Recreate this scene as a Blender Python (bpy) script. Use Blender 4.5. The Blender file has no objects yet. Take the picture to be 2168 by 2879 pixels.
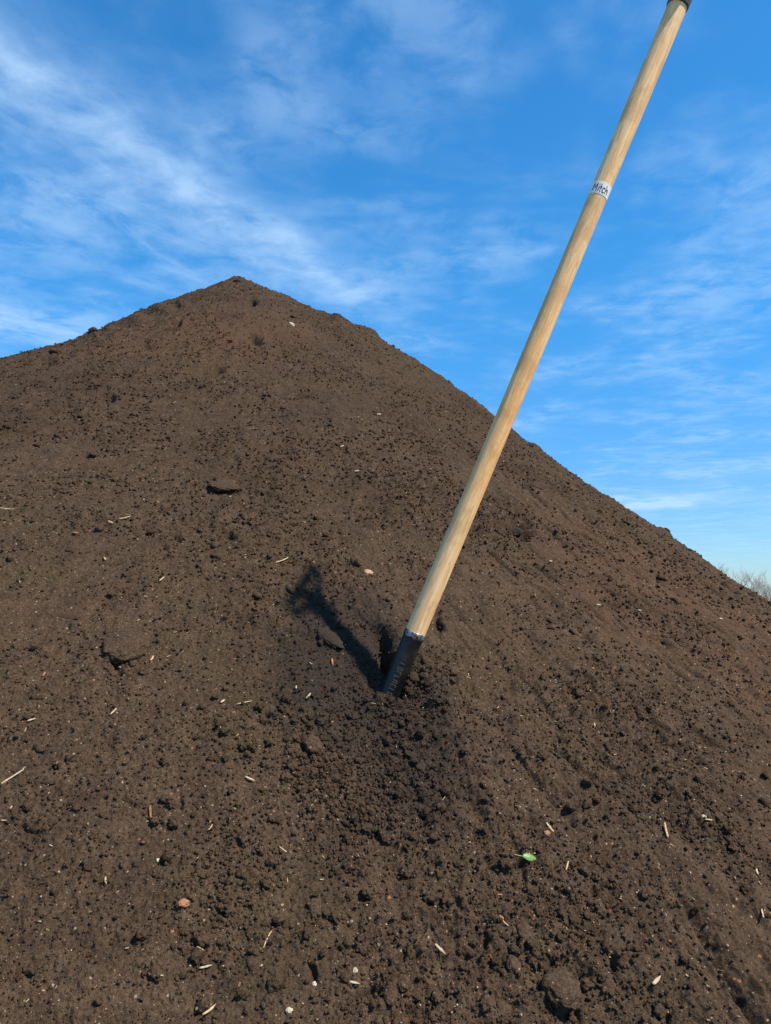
import bpy, bmesh, math, random
import numpy as np
from mathutils import Vector, Matrix, Quaternion

R = math.radians
C = bpy.context.scene.collection
SC = bpy.context.scene

# ---------------------------------------------------------------- camera, sky, sun
EYE = 1.45                       # camera height above the flat yard
F = 2163.0; CX = 1084.0; CY = 1439.5
PITCH = R(6.345)
cam_d = bpy.data.cameras.new('camera'); cam = bpy.data.objects.new('camera', cam_d); C.objects.link(cam)
cam.location = (0, 0, EYE); cam.rotation_euler = (math.pi/2 + PITCH, 0, 0)
cam_d.sensor_fit = 'VERTICAL'; cam_d.sensor_height = 24.0; cam_d.lens = 24.0 * F / 2879.0
cam_d.clip_start = 0.05; cam_d.clip_end = 6000
SC.camera = cam

SUN = Vector((0.516, -0.259, 0.816)).normalized()
sd = bpy.data.lights.new('sun', 'SUN'); sd.energy = 5.0; sd.angle = R(0.9); sd.color = (1.0, 0.92, 0.80)
so = bpy.data.objects.new('sun', sd); C.objects.link(so)
so.rotation_euler = SUN.to_track_quat('Z', 'Y').to_euler(); so.location = (6, -4, 12)

SC.view_settings.view_transform = 'Standard'; SC.view_settings.look = 'None'
SC.view_settings.exposure = 0.60; SC.view_settings.gamma = 1.0
SC.render.engine = 'CYCLES'
try:
    SC.cycles.use_denoising = True
except Exception:
    pass

class NT:
    """small helper for building node trees"""
    def __init__(s, tree): s.t = tree; s.n = tree.nodes; s.l = tree.links
    def node(s, typ, **kw):
        n = s.n.new(typ)
        for k, v in kw.items():
            if k.startswith('i_'):
                key = k[2:]
                n.inputs[int(key) if key.isdigit() else key.replace('_', ' ')].default_value = v
            else: setattr(n, k, v)
        return n
    def link(s, a, b): s.l.new(a, b)
    def val(s, x, sock):
        if isinstance(x, (int, float)): sock.default_value = x
        else: s.l.new(x, sock)
    def math(s, op, a, b=0.0, c=None, clamp=False):
        n = s.n.new('ShaderNodeMath'); n.operation = op; n.use_clamp = clamp
        s.val(a, n.inputs[0]); s.val(b, n.inputs[1])
        if c is not None: s.val(c, n.inputs[2])
        return n.outputs[0]
    def vmath(s, op, a, b=None, scale=None):
        n = s.n.new('ShaderNodeVectorMath'); n.operation = op
        for x, k in ((a, 0), (b, 1)):
            if x is None: continue
            if isinstance(x, (tuple, list, Vector)): n.inputs[k].default_value = tuple(x)
            else: s.l.new(x, n.inputs[k])
        if scale is not None: s.val(scale, n.inputs['Scale'])
        return n.outputs['Value'] if op in ('DISTANCE', 'LENGTH', 'DOT_PRODUCT') else n.outputs[0]
    def noise(s, vec, scale, detail=4, rough=0.5, dist=0.0):
        n = s.n.new('ShaderNodeTexNoise'); n.inputs['Scale'].default_value = scale
        n.inputs['Detail'].default_value = detail; n.inputs['Roughness'].default_value = rough
        n.inputs['Distortion'].default_value = dist
        if vec is not None: s.l.new(vec, n.inputs['Vector'])
        return n.outputs['Fac']
    def ramp(s, fac, a, b, lo=0.0, hi=1.0, smooth=True):
        n = s.n.new('ShaderNodeMapRange'); n.interpolation_type = 'SMOOTHSTEP' if smooth else 'LINEAR'
        s.l.new(fac, n.inputs['Value'])
        n.inputs['From Min'].default_value = a; n.inputs['From Max'].default_value = b
        n.inputs['To Min'].default_value = lo; n.inputs['To Max'].default_value = hi
        return n.outputs['Result']
    def mix(s, fac, a, b, blend='MIX'):
        n = s.n.new('ShaderNodeMix'); n.data_type = 'RGBA'; n.blend_type = blend
        s.val(fac, n.inputs[0])
        for x, k in ((a, 6), (b, 7)):
            if isinstance(x, (tuple, list)): n.inputs[k].default_value = (*x[:3], 1)
            else: s.l.new(x, n.inputs[k])
        return n.outputs[2]

def make_world():
    w = bpy.data.worlds.new('World'); SC.world = w; w.use_nodes = True
    t = NT(w.node_tree); t.n.clear()
    out = t.node('ShaderNodeOutputWorld'); bg = t.node('ShaderNodeBackground')
    bg.inputs['Strength'].default_value = 0.104
    sky = t.node('ShaderNodeTexSky'); sky.sky_type = 'NISHITA'; sky.sun_disc = False
    sky.sun_elevation = math.asin(SUN.z); sky.sun_rotation = math.atan2(SUN.x, SUN.y)
    sky.altitude = 300; sky.air_density = 1.0; sky.dust_density = 0.35; sky.ozone_density = 3.0
    tc = t.node('ShaderNodeTexCoord').outputs['Generated']
    sep = t.node('ShaderNodeSeparateXYZ'); t.link(tc, sep.inputs[0])
    dx, dy, dz = sep.outputs
    # deeper, phone-like blue
    hs = t.node('ShaderNodeHueSaturation'); hs.inputs['Saturation'].default_value = 1.22
    hs.inputs['Hue'].default_value = 0.5; hs.inputs['Value'].default_value = 1.0
    t.link(sky.outputs[0], hs.inputs['Color'])
    skyc = t.mix(1.0, hs.outputs[0], (0.58, 1.30, 1.44), 'MULTIPLY')
    skyc = t.mix(t.ramp(dz, .45, .0), skyc, t.mix(1.0, skyc, (.98, .59, .70), 'MULTIPLY'))
    # thin high cloud: a layer seen at (x, y) / z, so it foreshortens towards the horizon
    zz = t.math('MAXIMUM', dz, 0.03)
    px = t.math('DIVIDE', dx, zz); py = t.math('DIVIDE', dy, zz)
    comb = t.node('ShaderNodeCombineXYZ'); t.link(px, comb.inputs[0]); t.link(py, comb.inputs[1])
    P = comb.outputs[0]
    # streak frame: a = along the long cirrus streak, b = across
    ang = math.atan2(0.988, 0.528); ca, sa = math.cos(ang), math.sin(ang)
    x0, y0 = -0.722, 1.339
    pxo = t.math('SUBTRACT', px, x0); pyo = t.math('SUBTRACT', py, y0)
    a = t.math('ADD', t.math('MULTIPLY', pxo, ca), t.math('MULTIPLY', pyo, sa))
    b = t.math('SUBTRACT', t.math('MULTIPLY', pyo, ca), t.math('MULTIPLY', pxo, sa))
    wob = t.noise(P, 1.3, 3, .5)
    b = t.math('ADD', b, t.math('MULTIPLY', t.math('SUBTRACT', wob, .5), .22))
    ab = t.node('ShaderNodeCombineXYZ'); t.link(t.math('MULTIPLY', a, 2.1), ab.inputs[0]); t.link(t.math('MULTIPLY', b, 4.0), ab.inputs[1])
    fib = t.noise(ab.outputs[0], 1.6, 8, .62, .5)
    rip = t.noise(P, 7.5, 6, .62, .4)
    # band profile
    wd = t.ramp(a, -0.4, 1.6, .16, .13)
    q = t.math('DIVIDE', b, wd)
    band = t.math('POWER', 2.718, t.math('MULTIPLY', t.math('MULTIPLY', q, q), -1.0))
    band = t.math('MULTIPLY', band, t.ramp(a, 1.7, 1.05))
    band = t.math('MULTIPLY', band, t.ramp(a, -.75, -.05, .25, 1.0))
    tex = t.math('MULTIPLY_ADD', rip, 1.25, t.math('MULTIPLY_ADD', fib, .8, -.58), clamp=True)
    band = t.math('MULTIPLY', band, t.math('MULTIPLY', tex, 1.55), clamp=True)
    # loose secondary veil left and below the streak
    q2 = t.math('DIVIDE', t.math('SUBTRACT', b, .30), .16)
    band2 = t.math('POWER', 2.718, t.math('MULTIPLY', t.math('MULTIPLY', q2, q2), -1.0))
    band2 = t.math('MULTIPLY', t.math('MULTIPLY', band2, t.ramp(fib, .42, .72)), t.ramp(a, 1.5, .8))
    # general mottled veil over the rest
    veil = t.math('MULTIPLY', t.ramp(t.noise(P, 1.3, 4, .6, .3), .40, .64), t.ramp(t.noise(P, 6.5, 6, .62, .3), .28, .66))
    # far flat bars near the horizon
    sv = t.node('ShaderNodeCombineXYZ'); t.link(t.math('MULTIPLY', dx, 2.3), sv.inputs[0]); t.link(t.math('MULTIPLY', dz, 13.0), sv.inputs[1]); t.link(dy, sv.inputs[2])
    bars = t.math('MULTIPLY', t.ramp(t.noise(sv.outputs[0], 1.7, 4, .5, .2), .50, .72), t.ramp(dz, .34, .10))
    # one bright small wisp low on the right and one low on the left
    def wisp(cx_, cz_, wx, wz, amp):
        ux = t.math('DIVIDE', t.math('SUBTRACT', dx, cx_), wx)
        wz_n = t.math('MULTIPLY', t.math('SUBTRACT', t.noise(tc, 9, 3), .5), .03)
        uz = t.math('DIVIDE', t.math('ADD', t.math('SUBTRACT', dz, cz_), wz_n), wz)
        g = t.math('POWER', 2.718, t.math('MULTIPLY', t.math('ADD', t.math('MULTIPLY', ux, ux), t.math('MULTIPLY', uz, uz)), -1.0))
        return t.math('MULTIPLY', t.math('MULTIPLY', g, amp), t.ramp(t.noise(sv.outputs[0], 5, 5, .6), .3, .6))
    w1 = wisp(.322, .117, .055, .009, 2.6); w2 = wisp(-.43, .31, .10, .018, .8); w3 = wisp(.42, .155, .10, .006, .3)
    fac = t.math('ADD', t.math('MULTIPLY', band, .58), t.math('MULTIPLY', band2, .30))
    fac = t.math('ADD', fac, t.math('MULTIPLY', veil, .34))
    fac = t.math('ADD', fac, t.math('MULTIPLY', bars, .20))
    fac = t.math('ADD', fac, t.math('MULTIPLY', t.math('ADD', t.math('ADD', w1, w2), w3), .5))
    fac = t.math('MULTIPLY', fac, t.ramp(dz, .0, .05), clamp=True)
    fac = t.math('MINIMUM', fac, .75)
    col = t.mix(fac, skyc, (3.6, 5.2, 7.1))
    t.link(col, bg.inputs['Color']); t.link(bg.outputs[0], out.inputs[0])
make_world()

# ---------------------------------------------------------------- helpers
def ray(px, py):
    """direction of a photo pixel (2168 x 2879 frame)"""
    u = (px-CX)/F; v = (CY-py)/F; c, s = math.cos(PITCH), math.sin(PITCH)
    return np.array([u, c-v*s, s+v*c])
def raydisp(x, y): return ray(x*1.3013, y*1.3013)

def link_mesh(name, me, mat=None, parent=None, smooth=True):
    o = bpy.data.objects.new(name, me); C.objects.link(o)
    if mat: me.materials.append(mat)
    if smooth and len(me.polygons):
        me.polygons.foreach_set('use_smooth', np.ones(len(me.polygons), dtype=bool))
    if parent: o.parent = parent
    return o
def from_bm(name, bm, mat=None, parent=None, smooth=True):
    bmesh.ops.recalc_face_normals(bm, faces=bm.faces)
    me = bpy.data.meshes.new(name); bm.to_mesh(me); bm.free()
    return link_mesh(name, me, mat, parent, smooth)
def np_mesh(name, V, Fc, smooth=True):
    me = bpy.data.meshes.new(name)
    k = Fc.shape[1]
    me.vertices.add(len(V)); me.vertices.foreach_set('co', np.ascontiguousarray(V, dtype=np.float32).ravel())
    me.loops.add(Fc.size); me.loops.foreach_set('vertex_index', np.ascontiguousarray(Fc, dtype=np.int32).ravel())
    me.polygons.add(len(Fc)); me.polygons.foreach_set('loop_start', np.arange(0, Fc.size, k, dtype=np.int32))
    try: me.polygons.foreach_set('loop_total', np.full(len(Fc), k, dtype=np.int32))
    except Exception: pass
    me.polygons.foreach_set('use_smooth', np.full(len(Fc), smooth, dtype=bool))
    me.update(calc_edges=True)
    return me
def tag(o, label=None, cat=None, group=None, kind=None):
    if label: o['label'] = label
    if cat: o['category'] = cat
    if group: o['group'] = group
    if kind: o['kind'] = kind
    return o

# ---------------------------------------------------------------- numpy noise
def h2(ix, iy, seed):
    x = (ix.astype(np.int64)*374761393 + iy.astype(np.int64)*668265263 + seed*1442695041) & 0xffffffff
    x = ((x ^ (x >> 13))*1274126177) & 0xffffffff
    x = ((x ^ (x >> 16))*2246822519) & 0xffffffff
    x = x ^ (x >> 15)
    return x
def rnd(ix, iy, seed): return (h2(ix, iy, seed) & 0xffffff).astype(np.float32)/np.float32(0xffffff)
def perlin(x, y, seed=0):
    x0 = np.floor(x); y0 = np.floor(y); fx = (x-x0).astype(np.float32); fy = (y-y0).astype(np.float32)
    u = fx*fx*fx*(fx*(fx*6-15)+10); v = fy*fy*fy*(fy*(fy*6-15)+10)
    def g(i, j):
        a = rnd(x0+i, y0+j, seed)*np.float32(2*math.pi)
        return np.cos(a)*(fx-i) + np.sin(a)*(fy-j)
    return ((g(0,0)*(1-u)+g(1,0)*u)*(1-v) + (g(0,1)*(1-u)+g(1,1)*u)*v)*1.4
def fbm(x, y, seed, octv=4, gain=.5):
    s = 0; a = 1
    for k in range(octv):
        s = s + a*perlin(x*2**k+k*17.3, y*2**k-k*9.1, seed+k*31); a *= gain
    return s
def domes(x, y, cell, seed, prob, rlo=.25, rhi=.62, flat=.7, thr=None):
    """rounded lumps scattered in a jittered grid: height of the highest lump over each point, metres"""
    X = x/cell; Y = y/cell; ix = np.floor(X); iy = np.floor(Y); h = np.zeros(x.shape, np.float32)
    for i in (-1, 0, 1):
        for j in (-1, 0, 1):
            cx_ = ix+i; cy_ = iy+j
            r1 = rnd(cx_, cy_, seed+1); r2 = rnd(cx_, cy_, seed+2); r3 = rnd(cx_, cy_, seed+3); r4 = rnd(cx_, cy_, seed+4)
            rad = rlo+(rhi-rlo)*r3*r3
            dx_ = X-cx_-r1; dy_ = Y-cy_-r2
            an = r4*6.283; el = .7+.3*r2
            c, s = np.cos(an), np.sin(an)
            d2 = ((dx_*c+dy_*s)**2 + ((dy_*c-dx_*s)/el)**2)/(rad*rad)
            hh = rad*flat*np.sqrt(np.maximum(0, 1-d2))
            p = prob if thr is None else prob*thr
            h = np.maximum(h, np.where(rnd(cx_, cy_, seed+5) < p, hh, 0))
    return h*cell

# ---------------------------------------------------------------- shape of the heap
APX = (-1.081, 5.40, 2.2987+EYE)
TH = np.radians([-180,-140,-100,-70,-40,-10,20,60,100,140,180])
SL = [0.613, 0.607, 0.599, 0.603, 0.672, 0.688, 0.659, 0.64, 0.629, 0.619, 0.613]
BP = [(-1.93,3.96),(-1.69,4.36),(-1.41,4.85),(-0.76,5.23),(-0.39,5.03),(-0.05,4.84),(0.3,4.66),(0.66,4.45),(1.1,4.23),(1.51,4.0),(1.88,3.8)]
BA = [-0.009,-0.076,0.040,-0.025,0.100,0.055,0.075,0.034,-0.027,0.030,-0.105]
def macro(x, y):
    dx, dy = x-APX[0], y-APX[1]
    r = np.hypot(dx, dy); th = np.arctan2(dy, dx)
    h = APX[2] - np.interp(th, TH, SL)*(np.sqrt(r*r+.05**2)-.03)
    h = h+.035*np.exp(-(r/.12)**2)
    for (bx, by), a in zip(BP, BA):
        h = h + a*np.exp(-((x-bx)**2+(y-by)**2)/(2*.38**2))
    # foot eases out onto the yard, never below 6 cm under it
    return np.where(h > .5, h, .5+(h-.5)*1.0)
def macro_n(x, y, e=.02):
    gx = (macro(x+e, y)-macro(x-e, y))/(2*e); gy = (macro(x, y+e)-macro(x, y-e))/(2*e)
    n = np.stack([-gx, -gy, np.ones_like(gx)], -1)
    return n/np.linalg.norm(n, axis=-1, keepdims=True)
def hit(px, py, disp=True):
    d = raydisp(px, py) if disp else ray(px, py)
    t = np.linspace(.5, 7, 6000); g = EYE+d[2]*t-macro(d[0]*t, d[1]*t)
    i = int(np.argmax(g < 0)) if (g < 0).any() else int(np.argmin(g)); t1 = t[i]
    return np.array([d[0]*t1, d[1]*t1, EYE+d[2]*t1])

# hollows (-) and swellings (+) seen in the photo: x, y, half width, half height (displayed px), depth/m, turn in deg
FEAT_PX = [
 (1124,1128,22,26,-.055,20),(1138,1150,12,14,-.03,0),(890,910,28,8,-.035,12),(930,965,14,8,-.03,20),(928,1060,14,7,-.03,0),
 (545,655,8,7,-.05,0),(380,705,9,6,-.05,0),(550,735,18,8,-.05,30),(470,690,12,6,-.02,0),
 (480,1052,40,8,-.02,8),(195,975,16,4,-.03,0),(235,860,12,7,-.04,0),(445,800,30,8,-.03,0),(650,855,12,5,-.04,0),
 (375,1165,16,8,-.018,10),(350,1185,10,8,-.014,0),(500,1160,30,6,-.015,35),(470,800,10,6,-.04,0),
 (735,1265,60,16,-.010,38),(830,1380,22,75,-.018,-28),(845,1420,16,60,-.020,-22),
 (660,1600,7,22,-.012,-20),(575,1525,9,8,-.012,0),(740,1690,9,18,-.012,-10),(725,1655,10,6,-.012,0),
 (490,1600,20,6,-.009,0),(465,1560,6,8,-.010,0),(65,1790,30,5,-.010,15),(280,1730,34,5,-.009,10),
 (385,1720,5,20,-.008,0),(1390,1520,22,10,-.014,35),(1420,1550,14,8,-.012,20),(1340,1475,14,8,-.012,20),(1240,1510,10,12,-.010,0),
 (948,1345,8,22,-.022,-10),(925,1325,6,14,-.01,0),(1245,1640,10,26,-.008,0),(1350,1670,10,16,-.009,0),
 (1025,1985,8,18,-.014,30),(1040,2020,7,22,-.016,25),(1130,2030,5,22,-.013,0),(1155,1990,26,4,-.008,10),
 (1090,2090,6,20,-.016,-5),(1180,2110,7,24,-.018,-15),(1200,2070,24,8,-.014,15),(1235,2130,8,14,-.014,30),(1305,1920,24,7,-.012,25),
 (1330,1945,8,20,-.012,40),(1280,1930,8,8,-.012,0),(1325,2085,7,14,-.014,0),(1275,2080,8,12,-.012,0),
 (675,2100,6,20,-.012,10),(860,2065,30,8,-.010,-50),(800,2140,50,10,-.012,0),(870,2180,30,16,-.012,0),
 (1565,1210,12,8,-.04,20),(1450,1200,24,6,-.05,35),(1480,1780,10,18,-.008,10),(1600,1830,20,12,-.010,35),
 (1210,2150,34,22,.014,0),(1150,2150,16,20,.008,0),(960,1540,40,60,.012,-10),(990,1440,40,50,.012,0),
 (125,772,18,8,.025,0),(205,728,12,7,.02,0),(350,665,20,10,.035,0),(395,655,14,8,.03,0),(560,622,30,10,.02,5),(612,636,22,10,.018,0),(300,690,20,8,.03,0),(240,712,12,6,.02,0),(60,778,18,6,.02,0),(725,690,14,10,.018,0),(800,720,18,10,.022,0),(1010,868,16,10,.012,0),(1150,965,18,10,.012,0),(1434,1146,14,10,.018,0),(1500,1185,16,8,.010,0),
 (250,1436,26,5,-.016,28),(300,1432,18,4,-.012,-25),(228,1405,5,16,-.014,-10),(836,1400,15,46,-.026,-14),(850,1460,14,30,-.02,-14),(790,1335,50,12,-.012,38),(712,1370,40,18,.008,38),(770,1330,30,12,-.006,38),(935,1440,34,60,.014,-10),
 (520,1560,40,26,.008,0),(860,1640,60,60,-.008,0),(400,1900,90,50,.010,0),(520,1210,60,40,.010,0),
]
FEATS = []
for (x, y, wx, wy, dep, ang) in FEAT_PX:
    p = hit(x, y); dist = np.linalg.norm(p-np.array([0, 0, EYE]))
    a = R(ang); q = hit(x+10*math.cos(a), y+10*math.sin(a)); q2 = hit(x-10*math.sin(a), y+10*math.cos(a))
    e1 = (q-p)[:2]/10*wx; e2 = (q2-p)[:2]/10*wy
    M = np.linalg.inv(np.array([e1, e2]).T)
    FEATS.append((p[0], p[1], M, dep, 3.2*max(np.linalg.norm(e1), np.linalg.norm(e2))))

def detail(x, y, full=True):
    """height of the soil's own relief over the smooth heap, measured along its normal"""
    ax, ay = x-APX[0], y-APX[1]
    ra = np.hypot(ax, ay); ta = np.arctan2(ay, ax)
    wx = x+.010*perlin(x/.045, y/.045, 5)+.004*perlin(x/.014, y/.014, 6)
    wy = y+.010*perlin(x/.045+9, y/.045, 7)+.004*perlin(x/.014, y/.014+4, 8)
    lump = np.clip(.32+1.3*fbm(x/.42, y/.42, 11, 3), 0, 1)             # lumpy against smooth areas
    right = 1/(1+np.exp(-(ta-R(-72))/.09))                            # downhill grooves on the right flank
    side = np.clip((x/np.maximum(y, .3)+.10)/.35, 0, 1)
    near = np.clip((1.7-y)/.9, 0, 1)
    low = np.clip((1.22-y)/.22, 0, 1)*np.clip((x+.16)/.18, 0, 1)        # crumbled patch at the foot
    run = np.exp(-((x-.05-(1.4-y)*.10)/.10)**2)*np.clip((1.42-y)/.08, 0, 1)   # soil that ran down below the shovel
    h = .022*perlin(x/.9, y/.9, 21)+.012*perlin(x/.33, y/.33, 22)
    h = h+(.0045+.004*lump)*fbm(wx/.11, wy/.11, 23, 4, .55)
    far = np.clip((y-1.9)/1.6, 0, 1)
    h = h+far*(.009*fbm(wx/.085, wy/.15, 25, 4, .6)+.5*domes(wx, wy, .15, 26, .35, .2, .5, .30))
    # grooves run straight down from the top
    st = ta+.02*perlin(x/.3, y/.3, 31)
    g1 = fbm(ra/.30, st*4.2/.060, 32, 3, .55)
    h = h+(.0012+.008*side)*g1 - (.012*side)*np.maximum(0, -g1-.35)
    cr = perlin(ra/.13+.3*perlin(x/.08, y/.08, 35), st*4.2/.024, 34)
    h = h-(.10+1.0*side)*np.clip(cr-.34, 0, .35)*.036*np.clip(.45+lump, 0, 1)
    # clods and crumbs
    m = np.clip(.10+.80*lump+.25*side*near+.45*low+.25*run, 0, 1.15)
    h = h+.55*domes(wx, wy, .085, 41, .13, .2, .55, .40, m)
    c1 = domes(wx, wy, .034, 51, .40, .22, .6, .44, m)*(1-.3*far)*np.clip(.5+.55*m, 0, 1)
    c2 = domes(wx, wy, .016, 61, .60, .25, .62, .50, m)*(1-.3*far)*np.clip(.45+.6*m, 0, 1)
    h = h+(.0018+.0012*m)*fbm(x/.019, y/.024, 63, 4, .62)
    h = h+c1+c2
    if full:
        h = h+domes(wx, wy, .0075, 71, .85, .3, .65, .7)*.85
        h = h+domes(x, y, .0038, 81, .9, .3, .65, .7)*.8
    # pits and cracks
    pt = perlin(wx/.026, wy/.026, 95)*.6+perlin(wx/.055, wy/.055, 96)*.7
    h = h-np.clip(pt-.74+.22*np.minimum(m, 1), 0, .5)*.032*(.2+m)
    h = h+.0012*perlin(x/.006, y/.006, 97)
    for (fx, fy, M, dep, rad) in FEATS:
        k = (np.abs(x-fx) < rad) & (np.abs(y-fy) < rad)
        if not k.any(): continue
        dx_ = wx[k]-fx; dy_ = wy[k]-fy
        u = M[0,0]*dx_+M[0,1]*dy_; v = M[1,0]*dx_+M[1,1]*dy_
        h[k] = h[k]+dep*np.exp(-(u*u+v*v)**1.4*.8)
    return h
def surf(x, y):
    x = np.atleast_1d(np.asarray(x, float)); y = np.atleast_1d(np.asarray(y, float))
    n = macro_n(x, y)
    return np.stack([x, y, macro(x, y)], -1)+n*detail(x, y)[:, None], n

# ---------------------------------------------------------------- materials
def pbsdf(name, color=None, rough=.8, spec=.3, metal=0.0):
    m = bpy.data.materials.new(name); m.use_nodes = True
    t = NT(m.node_tree); b = t.n['Principled BSDF']
    b.inputs['Roughness'].default_value = rough; b.inputs['Specular IOR Level'].default_value = spec
    b.inputs['Metallic'].default_value = metal
    if color: b.inputs['Base Color'].default_value = (*color, 1)
    return m, t, b
def add_bump(t, b, h, dist, strength=1.0):
    n = t.node('ShaderNodeBump'); n.inputs['Distance'].default_value = dist; n.inputs['Strength'].default_value = strength
    t.link(h, n.inputs['Height']); t.link(n.outputs[0], b.inputs['Normal'])

LOOP_SHADE = hit(735, 1405); RED1 = hit(440, 720); RED2 = hit(1400, 1260); DIG = hit(868, 1500)     # where the grip's shadow is painted, red patches, where the shovel goes in
def soil_material(name, gain=1.0):
    m, t, b = pbsdf(name, rough=.95, spec=.12)
    geo = t.node('ShaderNodeNewGeometry').outputs['Position']
    n1 = t.noise(geo, 3.0, 5, .6); n2 = t.noise(geo, 26, 5, .65); n3 = t.noise(geo, 190, 4, .65); n4 = t.noise(geo, 620, 2, .6)
    base = t.mix(t.ramp(n2, .30, .70), (.047*gain, .0285*gain, .0162*gain), (.077*gain, .0480*gain, .0280*gain))
    base = t.mix(t.ramp(n1, .45, .68, 0, .5), base, (.062*gain, .042*gain, .020*gain))       # olive brown patches
    base = t.mix(t.ramp(t.noise(geo, 5.3, 4, .6), .58, .74, 0, .45), base, (.074*gain, .040*gain, .022*gain))  # reddish patches
    base = t.mix(t.ramp(n3, .34, .66, 0, 1), t.mix(1.0, base, (.50, .48, .46), 'MULTIPLY'), base)
    base = t.mix(t.ramp(n4, .52, .72, 0, .55), base, (.118*gain, .080*gain, .050*gain))
    for c_, sc_ in ((RED1, (1.1, .9, .9)), (RED2, (1.6, 1.1, 1.1))):
        dd = t.math('ADD', t.vmath('LENGTH', t.vmath('MULTIPLY', t.vmath('SUBTRACT', geo, tuple(c_)), sc_)), t.math('MULTIPLY', t.math('SUBTRACT', t.noise(geo, 6, 5, .65), .5), 1.6))
        base = t.mix(t.ramp(dd, .9, .3, 0, .5), base, (.074*gain, .040*gain, .022*gain))
    # single grains: pale mineral, straw and rust coloured flecks
    for sc, lo, colr, am in ((260, .994, (.28, .21, .135), .8), (460, .984, (.26, .20, .13), .7), (190, .996, (.26, .12, .06), .8), (420, .90, (.026, .018, .014), .55), (170, .975, (.030, .021, .016), .5)):
        v = t.node('ShaderNodeTexVoronoi'); v.inputs['Scale'].default_value = sc; t.link(geo, v.inputs['Vector'])
        s = t.node('ShaderNodeSeparateColor'); t.link(v.outputs['Color'], s.inputs[0])
        k = t.math('MULTIPLY', t.math('GREATER_THAN', s.outputs[0], lo), t.ramp(v.outputs['Distance'], .52, .36))
        base = t.mix(t.math('MULTIPLY', k, am), base, colr)
    # lower on the slope the crust is paler
    sz = t.node('ShaderNodeSeparateXYZ'); t.link(geo, sz.inputs[0])
    low_pale = t.ramp(t.math('ADD', sz.outputs[2], t.math('MULTIPLY', t.math('SUBTRACT', n1, .5), .9)), 2.4, 1.1)
    base = t.mix(low_pale, base, t.mix(1.0, base, (1.20, 1.22, 1.27), 'MULTIPLY'))
    # patches a few hand widths across that dried out less
    base = t.mix(t.ramp(t.noise(geo, 2.1, 6, .68, .4), .48, .62, 0, .42), base, t.mix(1.0, base, (.60, .60, .62), 'MULTIPLY'))
    # moist, darker soil turned up round the shovel
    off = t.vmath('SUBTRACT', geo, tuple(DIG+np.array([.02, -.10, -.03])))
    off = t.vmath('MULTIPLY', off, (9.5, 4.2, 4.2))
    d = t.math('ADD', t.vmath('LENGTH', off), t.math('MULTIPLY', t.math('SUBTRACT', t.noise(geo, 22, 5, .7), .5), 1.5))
    damp_shade = t.ramp(d, 1.15, .55, 0, .62)
    off2 = t.vmath('MULTIPLY', t.vmath('SUBTRACT', geo, tuple(LOOP_SHADE)), (6.8, 3.5, 3.5))  # darkening painted in where the grip's shadow loop should fall
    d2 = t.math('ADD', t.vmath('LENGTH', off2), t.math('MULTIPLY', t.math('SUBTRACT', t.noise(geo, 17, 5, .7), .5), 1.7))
    damp_shade = t.math('MAXIMUM', damp_shade, t.ramp(d2, 1.15, .55, 0, .72))
    base = t.mix(damp_shade, base, (.027, .0195, .0155))
    t.link(base, b.inputs['Base Color'])
    hgt = t.math('ADD', t.math('MULTIPLY', n3, .0022), t.math('MULTIPLY', n4, .0012))
    add_bump(t, b, hgt, 1.5, 1.0)
    return m
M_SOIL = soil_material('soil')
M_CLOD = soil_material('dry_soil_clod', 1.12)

# ---------------------------------------------------------------- yard and heap
def build_ground():
    bm = bmesh.new()
    rings = [0, 3, 8, 14, 22, 40, 80, 160, 400, 1000, 2500, 5000]; N = 64; prev = None
    for r in rings:
        if r == 0: cur = [bm.verts.new((0, 0, 0))]
        else: cur = [bm.verts.new((r*math.cos(2*math.pi*i/N), r*math.sin(2*math.pi*i/N), 0)) for i in range(N)]
        if prev:
            for i in range(N):
                j = (i+1) % N
                if len(prev) == 1: bm.faces.new((prev[0], cur[i], cur[j]))
                else: bm.faces.new((prev[i], cur[i], cur[j], prev[j]))
        prev = cur
    m, t, b = pbsdf('dry_field', rough=.95, spec=.1)
    geo = t.node('ShaderNodeNewGeometry').outputs['Position']
    n = t.noise(geo, .06, 6, .65); n2 = t.noise(geo, 2.5, 6, .7)
    yard = t.mix(t.ramp(n2, .35, .65), (.085, .065, .048), (.17, .14, .105))
    field = t.mix(t.ramp(n, .38, .62), (.33, .26, .17), (.24, .21, .12))
    dist = t.vmath('LENGTH', geo)
    t.link(t.mix(t.ramp(t.math('ADD', dist, t.math('MULTIPLY', n2, 8)), 18, 30), yard, field), b.inputs['Base Color'])
    add_bump(t, b, n2, .03, .6)
    tag(from_bm('ground', bm, m, None, False), kind='structure')
build_ground()

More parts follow.
